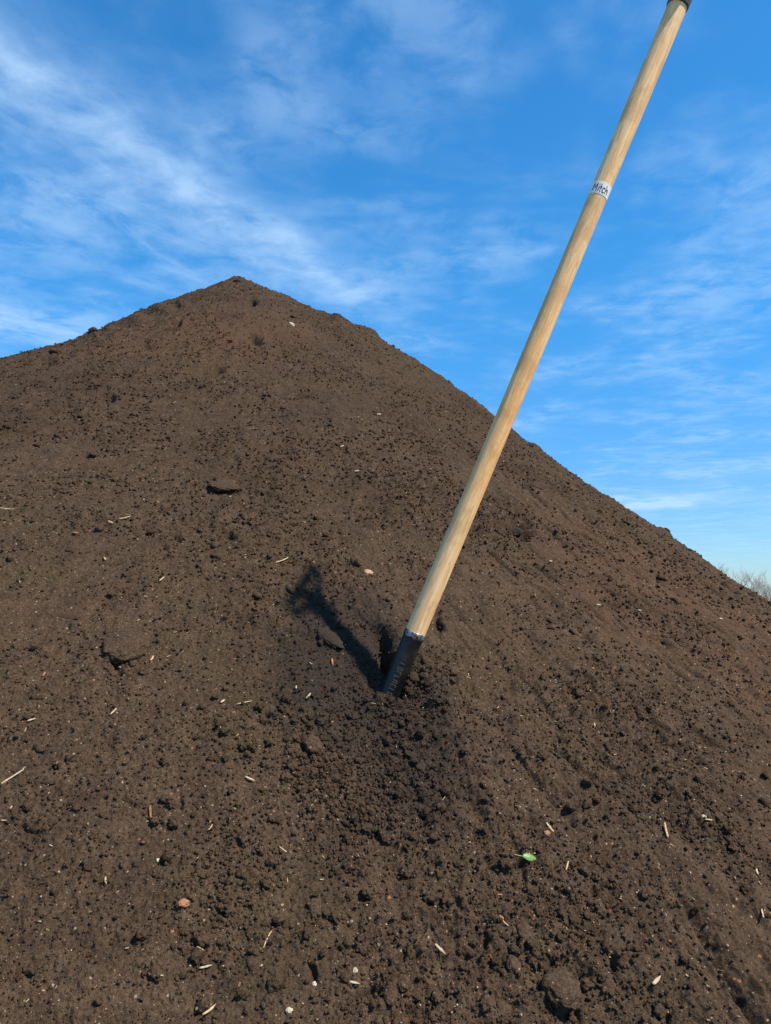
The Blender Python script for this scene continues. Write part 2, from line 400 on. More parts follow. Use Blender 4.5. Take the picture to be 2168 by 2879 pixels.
def build_heap():
    deg = [0.0]
    fine = .078
    # bearing measured from +Y; fine inside +-30 degrees, coarser outside
    while deg[-1] < 180:
        d = deg[-1]
        step = fine if d < 29 else min(fine*(1+(d-29)*.35), 1.6)
        deg.append(d+step)
    pos = np.array(deg[:-1]); bearing = np.concatenate([-pos[:0:-1], pos])
    br = np.radians(bearing)
    rr = np.concatenate([[.02, .08, .16, .26, .36, .45, .53, .60, .66, .70], np.exp(np.arange(math.log(.73), math.log(6.2), .0017)), np.arange(6.25, 12.6, .09)])
    A, Rr = np.meshgrid(br, rr)
    x = (Rr*np.sin(A)).ravel(); y = (Rr*np.cos(A)).ravel()
    z = macro(x, y)
    keep = z > -.35
    h = np.zeros_like(x); n = macro_n(x, y)
    h[keep] = detail(x[keep], y[keep])
    V = np.stack([x, y, z], -1)+n*h[:, None]
    V[:, 2] = np.maximum(V[:, 2], -.12)
    nr, nc = Rr.shape
    i = np.arange(nr-1)[:, None]*nc; j = np.arange(nc)[None, :]; j2 = (j+1) % nc
    q = np.stack([i+j, i+j2, i+nc+j2, i+nc+j], -1).reshape(-1, 4)
    zz = V[:, 2][q].max(1); q = q[zz > -.11]
    q = q[:, ::-1]
    used = np.unique(q); remap = np.full(len(V), -1, np.int64); remap[used] = np.arange(len(used))
    me = np_mesh('soil_heap', V[used], remap[q])
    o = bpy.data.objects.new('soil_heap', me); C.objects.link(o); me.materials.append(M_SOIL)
    tag(o, 'tall cone shaped heap of crumbly dark brown compost soil', 'soil heap')
    return o
heap = build_heap()

def ico(sub):
    bm = bmesh.new(); bmesh.ops.create_icosphere(bm, subdivisions=sub, radius=1)
    V = np.array([v.co[:] for v in bm.verts]); Fa = np.array([[v.index for v in f.verts] for f in bm.faces]); bm.free()
    return V, Fa

def scatter(name, n, sub, r_of, seed, squash, rlo=.74, rhi=5.6, spread=34, parent=None, mat=None, smooth=True, sink=.25, spots=None):
    """one mesh of many loose crumbs lying on the heap"""
    g = np.random.default_rng(seed)
    V0, F0 = ico(sub); K = 10
    var = [V0*(1+g.normal(0, .26, (len(V0), 1))+.0) for _ in range(K)]
    th = np.radians(g.uniform(-spread, spread, n)); r = np.exp(g.uniform(math.log(rlo), math.log(rhi), n))
    x = r*np.sin(th); y = r*np.cos(th)
    lump = fbm(x/.42, y/.42, 11, 3)+.6*fbm(x/.12, y/.12, 300, 2)
    k = lump+g.normal(0, .35, n) > -.15
    if spots is not None:
        q = np.array([hit(a, b) for a, b, _ in spots]); w = np.array([c for _, _, c in spots]); j = g.integers(0, len(spots), n)
        x = q[j, 0]+g.normal(0, 1, n)*w[j]; y = q[j, 1]+g.normal(0, 1.2, n)*w[j]; r = np.hypot(x, y); k = np.ones(n, bool)
    x, y, r = x[k], y[k], r[k]; n = len(x)
    P, N = surf(x, y)
    size = r_of(g, r)
    idx = g.integers(0, K, n)
    B = np.stack(var)[idx]
    sc = np.stack([g.uniform(.7, 1.25, n), g.uniform(.7, 1.25, n), g.uniform(*squash, n)], -1)*size[:, None]
    B = B*sc[:, None, :]
    # tilt about random axis
    a = g.uniform(0, 2*np.pi, n); tl = g.normal(0, .5, n)
    ca, sa, ct, s_t = np.cos(a), np.sin(a), np.cos(tl), np.sin(tl)
    Rz = np.zeros((n, 3, 3)); Rz[:,0,0]=ca; Rz[:,0,1]=-sa; Rz[:,1,0]=sa; Rz[:,1,1]=ca; Rz[:,2,2]=1
    Rx = np.zeros((n, 3, 3)); Rx[:,0,0]=1; Rx[:,1,1]=ct; Rx[:,1,2]=-s_t; Rx[:,2,1]=s_t; Rx[:,2,2]=ct
    # frame of the slope
    t1 = np.cross(N, np.array([1., 0, 0])); t1 /= np.linalg.norm(t1, axis=1, keepdims=True); t2 = np.cross(N, t1)
    Fm = np.stack([t1, t2, N], -1)
    M = Fm@Rx@Rz
    W = np.einsum('nij,nvj->nvi', M, B)+(P+N*(size*sc[:, 2]/size*(1-sink))[:, None])[:, None, :]
    Fa = (F0[None]+(np.arange(n)*len(V0))[:, None, None]).reshape(-1, 3)
    me = np_mesh(name, W.reshape(-1, 3), Fa, smooth)
    o = link_mesh(name, me, mat or M_SOIL, parent, smooth)
    return o

tag(scatter('loose_crumb', 110000, 1, lambda g, r: np.minimum(r, 2.6)*(.0007+.0016*g.random(len(r))**3), 3, (.6, 1.0), parent=heap), kind='stuff')
tag(scatter('coarse_crumb', 2400, 2, lambda g, r: np.minimum(r, 2.0)*(.0022+.0050*g.random(len(r))**4), 4, (.5, .9), parent=heap, sink=.8), kind='stuff')

SPOTS = [(850,1530,.03), (900,1480,.03), (870,1640,.05), (900,1690,.05), (860,1720,.05), (480,1960,.06), (300,1740,.07), (700,1620,.05), (760,1720,.05), (640,1500,.06), (1000,2120,.09), (1250,2060,.07), (1400,2120,.09),
         (820,2140,.05), (740,1700,.04), (500,1900,.04), (690,1640,.04), (1300,1950,.06), (1150,2010,.06), (480,1590,.05), (1380,1530,.05), (1350,1680,.06), (1570,1830,.05)]
tag(scatter('clump', 1200, 3, lambda g, r: .0022+.0062*g.random(len(r))**3, 6, (.55, .9), parent=heap, sink=.5, spots=SPOTS), kind='stuff')
tag(scatter('loose_crumb', 10000, 1, lambda g, r: .0008+.0024*g.random(len(r))**2, 7, (.6, 1.0), parent=heap, sink=.2, spots=SPOTS), kind='stuff')

# ---------------------------------------------------------------- straw flecks too small to count
def simple_mat(name, col, rough=.8, var=.25, sc=300, spec=.25):
    m, t, b = pbsdf(name, rough=rough, spec=spec)
    geo = t.node('ShaderNodeNewGeometry').outputs['Position']
    n = t.noise(geo, sc, 4, .6)
    t.link(t.mix(t.ramp(n, .3, .7), tuple(c*(1-var) for c in col), tuple(min(1, c*(1+var)) for c in col)), b.inputs['Base Color'])
    add_bump(t, b, n, .0006, .6)
    return m
M_STRAW = simple_mat('dry_straw', (.37, .265, .145), .6)
M_PALE = simple_mat('bleached_chip', (.37, .28, .175), .7)
M_BARK = simple_mat('bark_brown', (.19, .085, .04), .8)
M_RUST = simple_mat('rusty_clay', (.25, .115, .06), .85)
M_YEL = simple_mat('yellow_chip', (.33, .23, .11), .7)
M_STONE = simple_mat('pale_stone', (.36, .30, .22), .8, .3, 120)

def flecks(name, n, seed, mat, L, Wd, parent):
    g = np.random.default_rng(seed)
    th = np.radians(g.uniform(-33, 33, n)); r = np.exp(g.uniform(math.log(.78), math.log(5.2), n))
    x = r*np.sin(th); y = r*np.cos(th); P, N = surf(x, y)
    P = P+N*(r*.0009+.0008)[:, None]
    l = np.clip(g.lognormal(math.log(L), .5, n), .0008, .01)*(.6+.4*np.minimum(r, 3)); w = Wd*g.uniform(.6, 1.5, n)*(.6+.4*np.minimum(r, 3))
    w = np.minimum(w, l)
    a = g.uniform(0, np.pi, n)
    t1 = np.cross(N, np.array([1., 0, 0])); t1 /= np.linalg.norm(t1, axis=1, keepdims=True); t2 = np.cross(N, t1)
    d = t1*np.cos(a)[:, None]+t2*np.sin(a)[:, None]+N*g.normal(0, .25, n)[:, None]
    d /= np.linalg.norm(d, axis=1, keepdims=True); s = np.cross(N, d); s /= np.linalg.norm(s, axis=1, keepdims=True); u = np.cross(d, s)
    cube = np.array([(a_, b_, c_) for a_ in (-.5, .5) for b_ in (-.5, .5) for c_ in (-.5, .5)])
    Fc = np.array([(0,1,3,2),(4,6,7,5),(0,4,5,1),(2,3,7,6),(0,2,6,4),(1,5,7,3)])
    V = P[:, None]+cube[None, :, 0:1]*(d*l[:, None])[:, None]+cube[None, :, 1:2]*(s*w[:, None])[:, None]+cube[None, :, 2:3]*(u*(w*.5)[:, None])[:, None]
    Fa = (Fc[None]+(np.arange(n)*8)[:, None, None]).reshape(-1, 4)
    return tag(link_mesh(name, np_mesh(name, V.reshape(-1, 3), Fa, False), mat, parent, False), kind='stuff')
flecks('straw_fleck', 650, 21, M_STRAW, .0030, .0008, heap)
flecks('pale_fleck', 260, 22, M_PALE, .0018, .0011, heap)
flecks('rusty_fleck', 150, 23, M_RUST, .0024, .0015, heap)

# ---------------------------------------------------------------- placing things on the slope
def frame_at(x, y, ang):
    """spot on the soil under a displayed-photo point, with an x axis that looks turned by ang degrees"""
    p = hit(x, y); a = R(ang); q = hit(x+6*math.cos(a), y+6*math.sin(a))
    P, N = surf(p[0], p[1]); P = Vector(P[0]); N = Vector(N[0])
    if (q-p)@(q-p) > (40*np.linalg.norm(p)/1662)**2: q = p+np.array([math.cos(a)*.01, 0, -math.sin(a)*.01])
    # average the relief a little
    d = Vector(q-p); scale = float(np.linalg.norm(p-np.array([0, 0, EYE])))/1700; d = (d-N*d.dot(N)).normalized(); s = N.cross(d)
    M = Matrix((d, s, N)).transposed().to_4x4(); M.translation = P
    dist = math.hypot(p[0], p[1])
    return M, scale, dist

def straw_bm(L, W, rng, kind):
    """bent, slightly flattened stalk or splinter"""
    bm = bmesh.new(); n = 9; k = 7; rings = []
    bend = rng.uniform(-.05, .05)*L; lift = rng.uniform(.01, .05)*L
    for i in range(n):
        u = i/(n-1); x = (u-.5)*L
        y = bend*(4*u*(1-u)-.5); z = lift*(2*u-1)**2+W*.35
        w = W*.5*(1-.35*abs(2*u-1)**3)*rng.uniform(.88, 1.12)
        if kind == 'splinter': w *= (1-.75*max(0, u-.6)/.4)
        r = []
        for j in range(k):
            a = 2*math.pi*j/k
            r.append(bm.verts.new((x, y+w*math.cos(a)*rng.uniform(.9, 1.1), z+w*.55*math.sin(a))))
        rings.append(r)
    for i in range(n-1):
        for j in range(k): bm.faces.new((rings[i][j], rings[i][(j+1) % k], rings[i+1][(j+1) % k], rings[i+1][j]))
    bm.faces.new(rings[0][::-1]); bm.faces.new(rings[-1])
    return bm

S_ = 'straw_piece'; W_ = 'wood_chip'
STRAWS = [
 (605,1214,46,5,-18,M_STRAW,S_,'longest pale straw, just above the tip of the shovel shadow'),
 (350,1255,20,5,-42,M_PALE,S_,'short bleached straw up the slope from the round flat clod'),
 (270,1126,26,4,-14,M_STRAW,S_,'thin straw high on the left, right one of a close pair below the oval clod'),
 (240,1136,15,8,25,M_YEL,W_,'stubby yellowish chip, left one of a close pair high on the left slope'),
 (14,1100,34,4,6,M_STRAW,S_,'thin straw at the left edge of the photo, level with the dark hollow'),
 (165,1158,13,6,5,M_RUST,W_,'small orange chip near the left side, below the pair of chips'),
 (227,1212,14,6,58,M_YEL,W_,'small yellow chip at mid height on the left slope'),
 (273,1373,25,6,-12,M_PALE,S_,'pale straw lying on top of the round flat clod'),
 (328,1412,17,6,-62,M_STRAW,S_,'short straw just right of the round flat clod'),
 (95,1455,15,6,-58,M_RUST,W_,'orange brown splinter lower left of the round flat clod'),
 (482,1504,14,7,-40,M_PALE,W_,'stubby pale chip between the round clod and the shovel'),
 (528,1505,32,4,-12,M_STRAW,S_,'thin faint straw beside a stubby pale chip, between round clod and shovel'),
 (668,1489,20,6,-50,M_PALE,S_,'pale tilted straw directly left of the buried end of the black socket'),
 (641,1471,11,5,-78,M_PALE,S_,'tiny upright pale straw left of the shovel socket'),
 (720,1418,26,7,80,M_RUST,W_,'upright orange brown splinter in the shade left of the shovel socket'),
 (68,1556,15,6,-16,M_PALE,S_,'short pale straw near the left edge, below the orange splinter'),
 (245,1536,20,5,-48,M_STRAW,S_,'tilted straw below the round flat clod'),
 (541,1671,24,8,30,M_PALE,W_,'thick pale chip sloping down to the right, below left of the shovel'),
 (26,1686,50,6,-26,M_STRAW,S_,'long straw reaching in at the left edge of the photo'),
 (104,1694,18,4,82,M_STRAW,S_,'thin upright straw near the left edge, right of a long straw'),
 (325,1757,38,8,86,M_BARK,W_,'long reddish brown strip of bark standing upright in the lower left'),
 (455,1783,15,4,-58,M_STRAW,S_,'small thin straw right of the reddish bark strip'),
 (613,1822,20,4,38,M_PALE,S_,'thin pale straw sloping down right, below the middle of the photo'),
 (228,1897,18,7,82,M_YEL,W_,'short upright yellowish chip up left of the orange pebble'),
 (578,2024,38,4,-64,M_STRAW,S_,'long thin upright straw in the lower middle of the slope'),
 (434,2043,18,4,35,M_STRAW,S_,'thin straw sloping down right below the orange pebble'),
 (445,2080,24,7,-14,M_PALE,W_,'pale pinkish chip near the bottom, left of the middle'),
 (453,2179,30,8,-36,M_STRAW,W_,'thick straw coloured splinter close to the bottom edge, left of the middle'),
 (346,2102,13,6,0,M_PALE,W_,'small flat pale chip near the bottom left'),
 (950,2058,26,10,42,M_PALE,W_,'broad pale chip at the bottom, right of the middle'),
 (766,2127,20,8,18,M_PALE,W_,'small pale chip near the bottom middle'),
 (1412,2134,27,11,-46,M_PALE,W_,'thick cream coloured chip in the bottom right'),
 (1189,1786,24,7,54,M_PALE,S_,'pale straw up the slope to the right of the green leaf'),
 (1437,1799,38,7,76,M_STRAW,S_,'long upright straw on the right, above the lower right corner'),
 (1225,1873,24,5,-74,M_STRAW,S_,'upright thin straw just right of the green leaf'),
 (1524,1784,16,5,5,M_PALE,S_,'short level pale straw near the right edge'),
 (1640,1985,22,5,80,M_PALE,S_,'upright pale straw at the lower right edge'),
 (1632,1890,14,6,75,M_PALE,S_,'short upright pale straw high in the lower right corner'),
 (1291,1312,14,6,4,M_PALE,W_,'small white chip on the right slope, level with the top of the socket'),
 (1378,1327,11,5,4,M_PALE,W_,'tiny pale chip on the right slope, beside the small white chip'),
 (1554,1344,14,6,4,M_PALE,W_,'small pale chip near the right edge of the heap'),
 (1288,1559,13,5,86,M_PALE,S_,'tiny upright pale straw alone on the right slope'),
 (1187,1220,10,7,0,M_PALE,W_,'tiny pale chip right of the handle, below the deep dark hollow'),
 (738,970,14,5,-18,M_STRAW,S_,'short straw on the upper slope, left of the handle'),
 (770,1026,14,5,-12,M_STRAW,S_,'short straw on the upper slope, lower one of two left of the handle'),
 (820,890,16,5,-4,M_PALE,S_,'pale straw near a dark gap high on the slope'),
 (878,1483,30,3,84,M_STRAW,S_,'fine upright straw touching the right side of the black socket'),
 (857,1411,14,5,-70,M_PALE,W_,'small pale chip touching the left side of the black socket'),
 (888,1408,8,6,0,M_PALE,W_,'tiny white chip touching the right side of the black socket'),
 (1095,1990,16,4,40,M_STRAW,S_,'short thin straw beside a crack in the lower right'),
]
for idx, (x, y, L, W, ang, mat, nm, lab) in enumerate(STRAWS):
    rng = random.Random(100+idx)
    M, s, dist = frame_at(x, y, ang)
    L_, w_ = L*s, W*dist/1662*.72
    o = from_bm(nm, straw_bm(L_, w_, rng, 'splinter' if nm == W_ else 'straw'), mat)
    M = M.copy(); M.translation = M.translation+Vector(M.col[2][:3])*(w_*.4+.0008)
    o.matrix_world = M
    tag(o, lab, 'straw' if nm == S_ else 'wood chip', 'straw bits lying on the heap' if nm == S_ else 'chips lying on the heap')

# ---------------------------------------------------------------- single clods and stones
def clod_bm(rx, ry, rz, seed, rough=.12, sub=4, flat=0.0):
    bm = bmesh.new(); bmesh.ops.create_icosphere(bm, subdivisions=sub, radius=1)
    from mathutils import noise
    off = Vector((seed*3.1, seed*1.7, -seed*2.3))
    for v in bm.verts:
        c = v.co.copy(); k = 1+rough*1.5*noise.noise(c*1.2+off)+rough*noise.noise(c*2.7+off)+rough*.5*noise.noise(c*6+off)+rough*.3*noise.noise(c*14+off)
        c = c*k
        if flat: c.z = math.copysign(abs(c.z)**(1-flat), c.z)
        v.co = Vector((c.x*rx, c.y*ry, c.z*rz))
    return bm
CL = 'soil_clod'; ST = 'stone'
M_DARK = simple_mat('dark_soil', (.020, .014, .010), .9, .4, 160)  # very dark soil for the two lumps right of the handle
CLODS = [
 (1126,1122,16,13,.7,M_DARK,CL,60,'dark lump of soil on the slope just right of the handle','soil clod',.1),
 (1136,1150,11,8,.7,M_DARK,CL,30,'smaller dark lump under the larger one right of the handle','soil clod',.1),
 (712,1376,44,13,.42,M_CLOD,CL,40,'long flat sunlit clod in the painted shade, against the shovel shadow','soil clod',.2),
 (271,1392,45,40,.34,M_SOIL,CL,10,'large round flat soil clod with a dark rim on the left slope','soil clod',.35),
 (487,1041,33,20,.26,M_CLOD,CL,5,'oval smooth clod high on the left of the slope','soil clod',.3),
 (119,762,17,7,.8,M_SOIL,CL,0,'square lump of soil standing on the left skyline of the heap','soil clod',.4),
 (205,722,9,6,.8,M_SOIL,CL,0,'small lump on the left skyline, up from the square lump','soil clod',.3),
 (513,608,9,5,.8,M_SOIL,CL,0,'small crumb on the very top of the heap','soil clod',.2),
 (1434,1145,8,4,.6,M_SOIL,CL,25,'dark lump on the right skyline of the heap','soil clod',.2),
 (729,684,10,6,.8,M_SOIL,CL,20,'small lump on the right skyline just below the top','soil clod',.2),
 (680,1599,19,19,.55,M_CLOD,CL,-20,'rounded clod with a black gap on its left, below the shovel shadow','soil clod',.2),
 (914,1647,16,14,.65,M_CLOD,CL,0,'rounded clod just below the dug in shovel','soil clod',.2),
 (858,1625,10,8,.6,M_CLOD,CL,0,'small clod below the shovel, left of a rounded one','soil clod',.2),
 (495,1590,22,13,.5,M_SOIL,CL,0,'low broad clod left of the shovel, above its dark crack','soil clod',.2),
 (1208,2150,34,27,.42,M_SOIL,CL,10,'biggest lump near the bottom edge on the right, framed by dark cracks','soil clod',.2),
 (1316,2135,15,12,.5,M_SOIL,CL,0,'knobbly clod right of the biggest bottom lump','soil clod',.2),
 (1110,2085,14,14,.6,M_CLOD,CL,0,'clod up left of the biggest bottom lump','soil clod',.2),
 (842,2160,14,13,.7,M_CLOD,CL,0,'round clod in the crumbly patch at the bottom middle','soil clod',.1),
 (872,2130,12,12,.7,M_CLOD,CL,0,'upper right clod of the crumbly patch at the bottom middle','soil clod',.1),
 (1090,2180,15,13,.7,M_CLOD,CL,0,'clod on the bottom edge left of the biggest lump','soil clod',.1),
 (1140,2010,18,17,.4,M_SOIL,CL,0,'flat clod beside the long crack in the lower right','soil clod',.2),
 (683,1960,13,17,.5,M_CLOD,CL,0,'upright greyish clod in the lower middle','soil clod',.2),
 (127,1955,13,18,.5,M_CLOD,CL,0,'upright greyish clod in the lower left','soil clod',.2),
 (550,2075,15,12,.5,M_CLOD,CL,0,'clod right of the pale pinkish chip','soil clod',.2),
 (627,713,6,6,.8,M_STONE,ST,0,'cream white stone near the top of the heap','stone',.1),
 (796,1236,10,7,.6,M_YEL,ST,15,'tan stone above the shovel shadow, left of the handle','stone',.1),
 (397,1951,11,6,.6,M_RUST,ST,-20,'orange pebble in the lower left of the slope','stone',.1),
 (1087,1972,7,5,.6,M_RUST,ST,0,'orange pebble in the lower right, below the green leaf','stone',.1),
 (1183,1797,7,5,.6,M_RUST,ST,0,'small dark red pebble touching the straw above the leaf','stone',.1),
 (680,2122,4,4,.8,M_STONE,ST,0,'tiny white pebble right of the bottom middle','stone',.1),
 (768,2094,5,4,.8,M_STONE,ST,0,'tiny white pebble just above the small chip near the bottom middle','stone',.1),
 (624,2188,6,4,.8,M_STONE,ST,0,'tiny white pebble on the bottom edge','stone',.1),
 (341,1848,3,3,.8,M_STONE,ST,0,'tiny white pebble in the lower left, up from the orange pebble','stone',.1),
 (829,1427,5,4,.8,M_STONE,ST,0,'tiny white grain in the shade left of the socket','stone',.1),
 (1159,1972,6,5,.6,M_RUST,ST,0,'small pinkish pebble right of the orange pebble in the lower right','stone',.1),
 (1518,1772,5,4,.7,M_STONE,ST,0,'tiny pale stone just above the short level straw near the right edge','stone',.1),
]
assert all(len(c) == 11 for c in CLODS)
for idx, (x, y, hw, hh, tall, mat, nm, ang, lab, cat, flat) in enumerate(CLODS):
    M, s, dist = frame_at(x, y, ang)
    M2, s2, _ = frame_at(x, y, ang+90)
    rx, ry = hw*s, hh*s*1.4; rz = min(rx, ry)*tall
    o = from_bm(nm, clod_bm(rx, ry, rz, idx+1, .15 if nm == CL else .20, 5 if hw > 30 else 4, flat), mat)
    M = M.copy(); M.translation = M.translation+Vector(M.col[2][:3])*(rz*(.30))
    o.matrix_world = M
    tag(o, lab, cat, 'clods on the heap' if nm == CL else 'stones on the heap')

# ---------------------------------------------------------------- green leaf
def build_leaf():
    M, s, dist = frame_at(1140, 1857, 18)
    root = bpy.data.objects.new('green_leaf', None); C.objects.link(root); root.matrix_world = M
    M.translation = M.translation+Vector(M.col[2][:3])*.003; root.matrix_world = M; root.empty_display_size = .02
    tag(root, 'single small green leaf lying on the lower right of the soil', 'leaf')
    m, t, b = pbsdf('leaf_green', rough=.45, spec=.4)
    tc = t.node('ShaderNodeTexCoord').outputs['Object']
    t.link(t.mix(t.ramp(t.noise(tc, 350, 3), .35, .65), (.055, .140, .020), (.10, .20, .040)), b.inputs['Base Color'])
    b.inputs['Transmission Weight'].default_value = 0
    L, W = 27*s, 19*dist/1662
    bm = bmesh.new(); n = 14; top = []; bot = []
    for i in range(n+1):
        u = i/n; w = W*.5*math.sin(math.pi*min(1, u**.8))**.7*(1+.12*math.sin(u*29))
        if u in (0, 1): w = W*.02
        x = (u-.42)*L; z0 = .002+.12*L*(u-.5)**2*2
        rowt = []; rowb = []
        for j in range(5):
            v = (j-2)/2; zz = z0+abs(v)*w*.45
            rowt.append(bm.verts.new((x, v*w, zz))); rowb.append(bm.verts.new((x, v*w, zz-.00035)))
        top.append(rowt); bot.append(rowb)
    for i in range(n):
        for j in range(4):
            bm.faces.new((top[i][j], top[i+1][j], top[i+1][j+1], top[i][j+1]))
            bm.faces.new((bot[i][j], bot[i][j+1], bot[i+1][j+1], bot[i+1][j]))
        for j in (0, 4):
            bm.faces.new((top[i][j], bot[i][j], bot[i+1][j], top[i+1][j]))
    for i in (0, n):
        for j in range(4): bm.faces.new((top[i][j], top[i][j+1], bot[i][j+1], bot[i][j]))
    blade = from_bm('leaf_blade', bm, m, root)
    m2 = simple_mat('leaf_stalk_green', (.12, .22, .05), .5)
    bm = straw_bm(20*s, 2.6*dist/1662, random.Random(5), 'straw')
    bmesh.ops.translate(bm, verts=bm.verts, vec=(-.42*L-7*s, 0, .002))
    from_bm('leaf_stalk', bm, m2, root)
build_leaf()

# ---------------------------------------------------------------- shovel
def cam_point(px, py, depth):
    """world point on a photo pixel's line of sight at a given depth in front of the camera"""
    u = (px-CX)/F; v = (CY-py)/F; c, s = math.cos(PITCH), math.sin(PITCH)
    return Vector((u*depth, (c-v*s)*depth, EYE+(s+v*c)*depth))
P_rim = cam_point(1166, 1782, 1.405)
P_top = cam_point(1904, 20, 1.440)
AX = (P_top-P_rim).normalized(); WOOD = (P_top-P_rim).length
RW = .0185; GRIP_TURN = 97
def lathe(bm, prof, k=40, cap=True):
    rings = []
    for r, z in prof: rings.append([bm.verts.new((r*math.cos(2*math.pi*i/k), r*math.sin(2*math.pi*i/k), z)) for i in range(k)])
    for a, b in zip(rings, rings[1:]):
        for i in range(k): bm.faces.new((a[i], a[(i+1) % k], b[(i+1) % k], b[i]))
    if cap: bm.faces.new(rings[0][::-1]); bm.faces.new(rings[-1])
    return rings
def tube(bm, pts, rad, k=16, cap=True):
    pts = [Vector(p) for p in pts]; rings = []
    up = Vector((0, 1, 0))
    for i, p in enumerate(pts):
        d = (pts[min(i+1, len(pts)-1)]-pts[max(i-1, 0)]).normalized()
        s = d.cross(up).normalized(); u = s.cross(d)
        r = rad[i] if isinstance(rad, (list, tuple)) else rad
        rings.append([bm.verts.new(p+s*r*math.cos(2*math.pi*j/k)+u*r*math.sin(2*math.pi*j/k)) for j in range(k)])
    for a, b in zip(rings, rings[1:]):
        for j in range(k): bm.faces.new((a[j], a[(j+1) % k], b[(j+1) % k], b[j]))
    if cap: bm.faces.new(rings[0][::-1]); bm.faces.new(rings[-1])

def build_shovel():
    root = bpy.data.objects.new('shovel', None); C.objects.link(root); root.empty_display_size = .1
    # local z runs up the handle, local y looks back towards the photographer
    z = AX; back = (Vector((0, 0, EYE))-P_rim); yv = (back-z*back.dot(z)).normalized(); xv = yv.cross(z)
    M = Matrix((xv, yv, z)).transposed().to_4x4(); M.translation = P_rim; root.matrix_world = M
    tag(root, 'long wooden handled shovel leaning right, stuck in the soil by its black socket', 'shovel')
    # wood
    m, t, b = pbsdf('ash_wood', rough=.6, spec=.22)
    tc = t.node('ShaderNodeTexCoord').outputs['Object']
    mp = t.vmath('MULTIPLY', tc, (1.0, 1.0, .045))
    g1 = t.noise(mp, 150, 5, .6, 1.2); g2 = t.noise(mp, 620, 3, .6)
    mp2 = t.vmath('MULTIPLY', tc, (1.0, 1.0, .12)); fig = t.noise(mp2, 48, 5, .6, 3.5); blot = t.noise(tc, 16, 4, .6)
    sep = t.node('ShaderNodeSeparateXYZ'); t.link(tc, sep.inputs[0])
    base = t.mix(t.ramp(g1, .35, .65), (.88, .49, .21), (.98, .70, .375))
    base = t.mix(t.ramp(fig, .50, .64, 0, .7), base, (.70, .40, .16))
    base = t.mix(t.ramp(blot, .46, .62, 0, .6), base, (.66, .38, .17))
    base = t.mix(t.ramp(t.noise(tc, 90, 5, .7), .62, .74, 0, .5), base, (.34, .22, .12))
    base = t.mix(t.ramp(g2, .45, .75, 0, .35), base, (.40, .22, .09))
    warm = t.math('MULTIPLY', t.ramp(sep.outputs[2], .15, .38), t.ramp(sep.outputs[2], .72, .46))
    base = t.mix(t.math('MULTIPLY', warm, .55), base, t.mix(1.0, base, (1.0, .82, .58), 'MULTIPLY'))   # redder heartwood stretch
    t.link(base, b.inputs['Base Color'])
    add_bump(t, b, t.math('ADD', g1, g2), .00025, .5)
    bm = bmesh.new(); prof = []
    for i in range(60):
        u = i/59; zz = -.02+u*(WOOD+.05)
        prof.append((RW*(1.0-.035*math.sin(math.pi*u)**2+.012*math.sin(u*17)), zz))
    lathe(bm, prof, 48)
    from_bm('handle', bm, m, root)
    # socket
    ms, t, b = pbsdf('black_socket_steel', rough=.3, spec=.38)
    tc = t.node('ShaderNodeTexCoord').outputs['Object']
    n = t.noise(tc, 140, 5, .65); n2 = t.noise(tc, 30, 4, .6)
    sp = t.node('ShaderNodeSeparateXYZ'); t.link(tc, sp.inputs[0])
    dust = t.math('ADD', n2, t.ramp(sp.outputs[2], -.08, -.18, 0, .30))
    t.link(t.mix(t.ramp(dust, .52, .85, 0, .6), (.004, .005, .006), (.060, .050, .040)), b.inputs['Base Color'])
    t.link(t.ramp(n, .3, .7, .22, .42), b.inputs['Roughness'])
    add_bump(t, b, n, .0004, .4)
    bm = bmesh.new()
    lathe(bm, [(RW*.9, -.004), (RW*1.02, -.004), (RW*1.03, -.010), (RW*1.0, -.03), (RW*.97, -.08), (RW*.93, -.13), (RW*.90, -.20), (RW*.7, -.28), (RW*.3, -.34)], 48)
    from_bm('socket', bm, ms, root)
    # rolled collar at the mouth of the socket
    mc, t, b = pbsdf('worn_collar_steel', rough=.42, spec=.5, metal=.6)
    tc = t.node('ShaderNodeTexCoord').outputs['Object']; n = t.noise(tc, 160, 5, .6)
    t.link(t.mix(t.ramp(n, .4, .62), (.03, .03, .032), (.30, .29, .28)), b.inputs['Base Color'])
    bm = bmesh.new()
    lathe(bm, [(RW*.98, .0045), (RW*1.05, .0045), (RW*1.09, .003), (RW*1.10, .0), (RW*1.10, -.004), (RW*1.08, -.007), (RW*1.02, -.008)], 48)
    from_bm('collar', bm, mc, root)
    # raised row of worn marks running down the socket
    mm, t, b = pbsdf('worn_lettering', (.085, .095, .105), rough=.5)
    bm = bmesh.new(); rng = random.Random(4)
    def patch(x0, z0, x1, z1, r, h=.0006):
        """small raised bar on the round socket between two points (x across, z along)"""
        d = Vector((x1-x0, z1-z0)); L = max(d.length, 1e-5); nrm = Vector((-d.y, d.x))/L*.00055
        q = [(x0+nrm.x, z0+nrm.y), (x1+nrm.x, z1+nrm.y), (x1-nrm.x, z1-nrm.y), (x0-nrm.x, z0-nrm.y)]
        vs = []
        for rr in (r-.0004, r+h):
            vs.append([bm.verts.new((rr*math.sin(px_/r), rr*math.cos(px_/r), pz_)) for px_, pz_ in q])
        a, c = vs
        bm.faces.new(c); bm.faces.new(a[::-1])
        for i in range(4): bm.faces.new((a[i], a[(i+1) % 4], c[(i+1) % 4], c[i]))
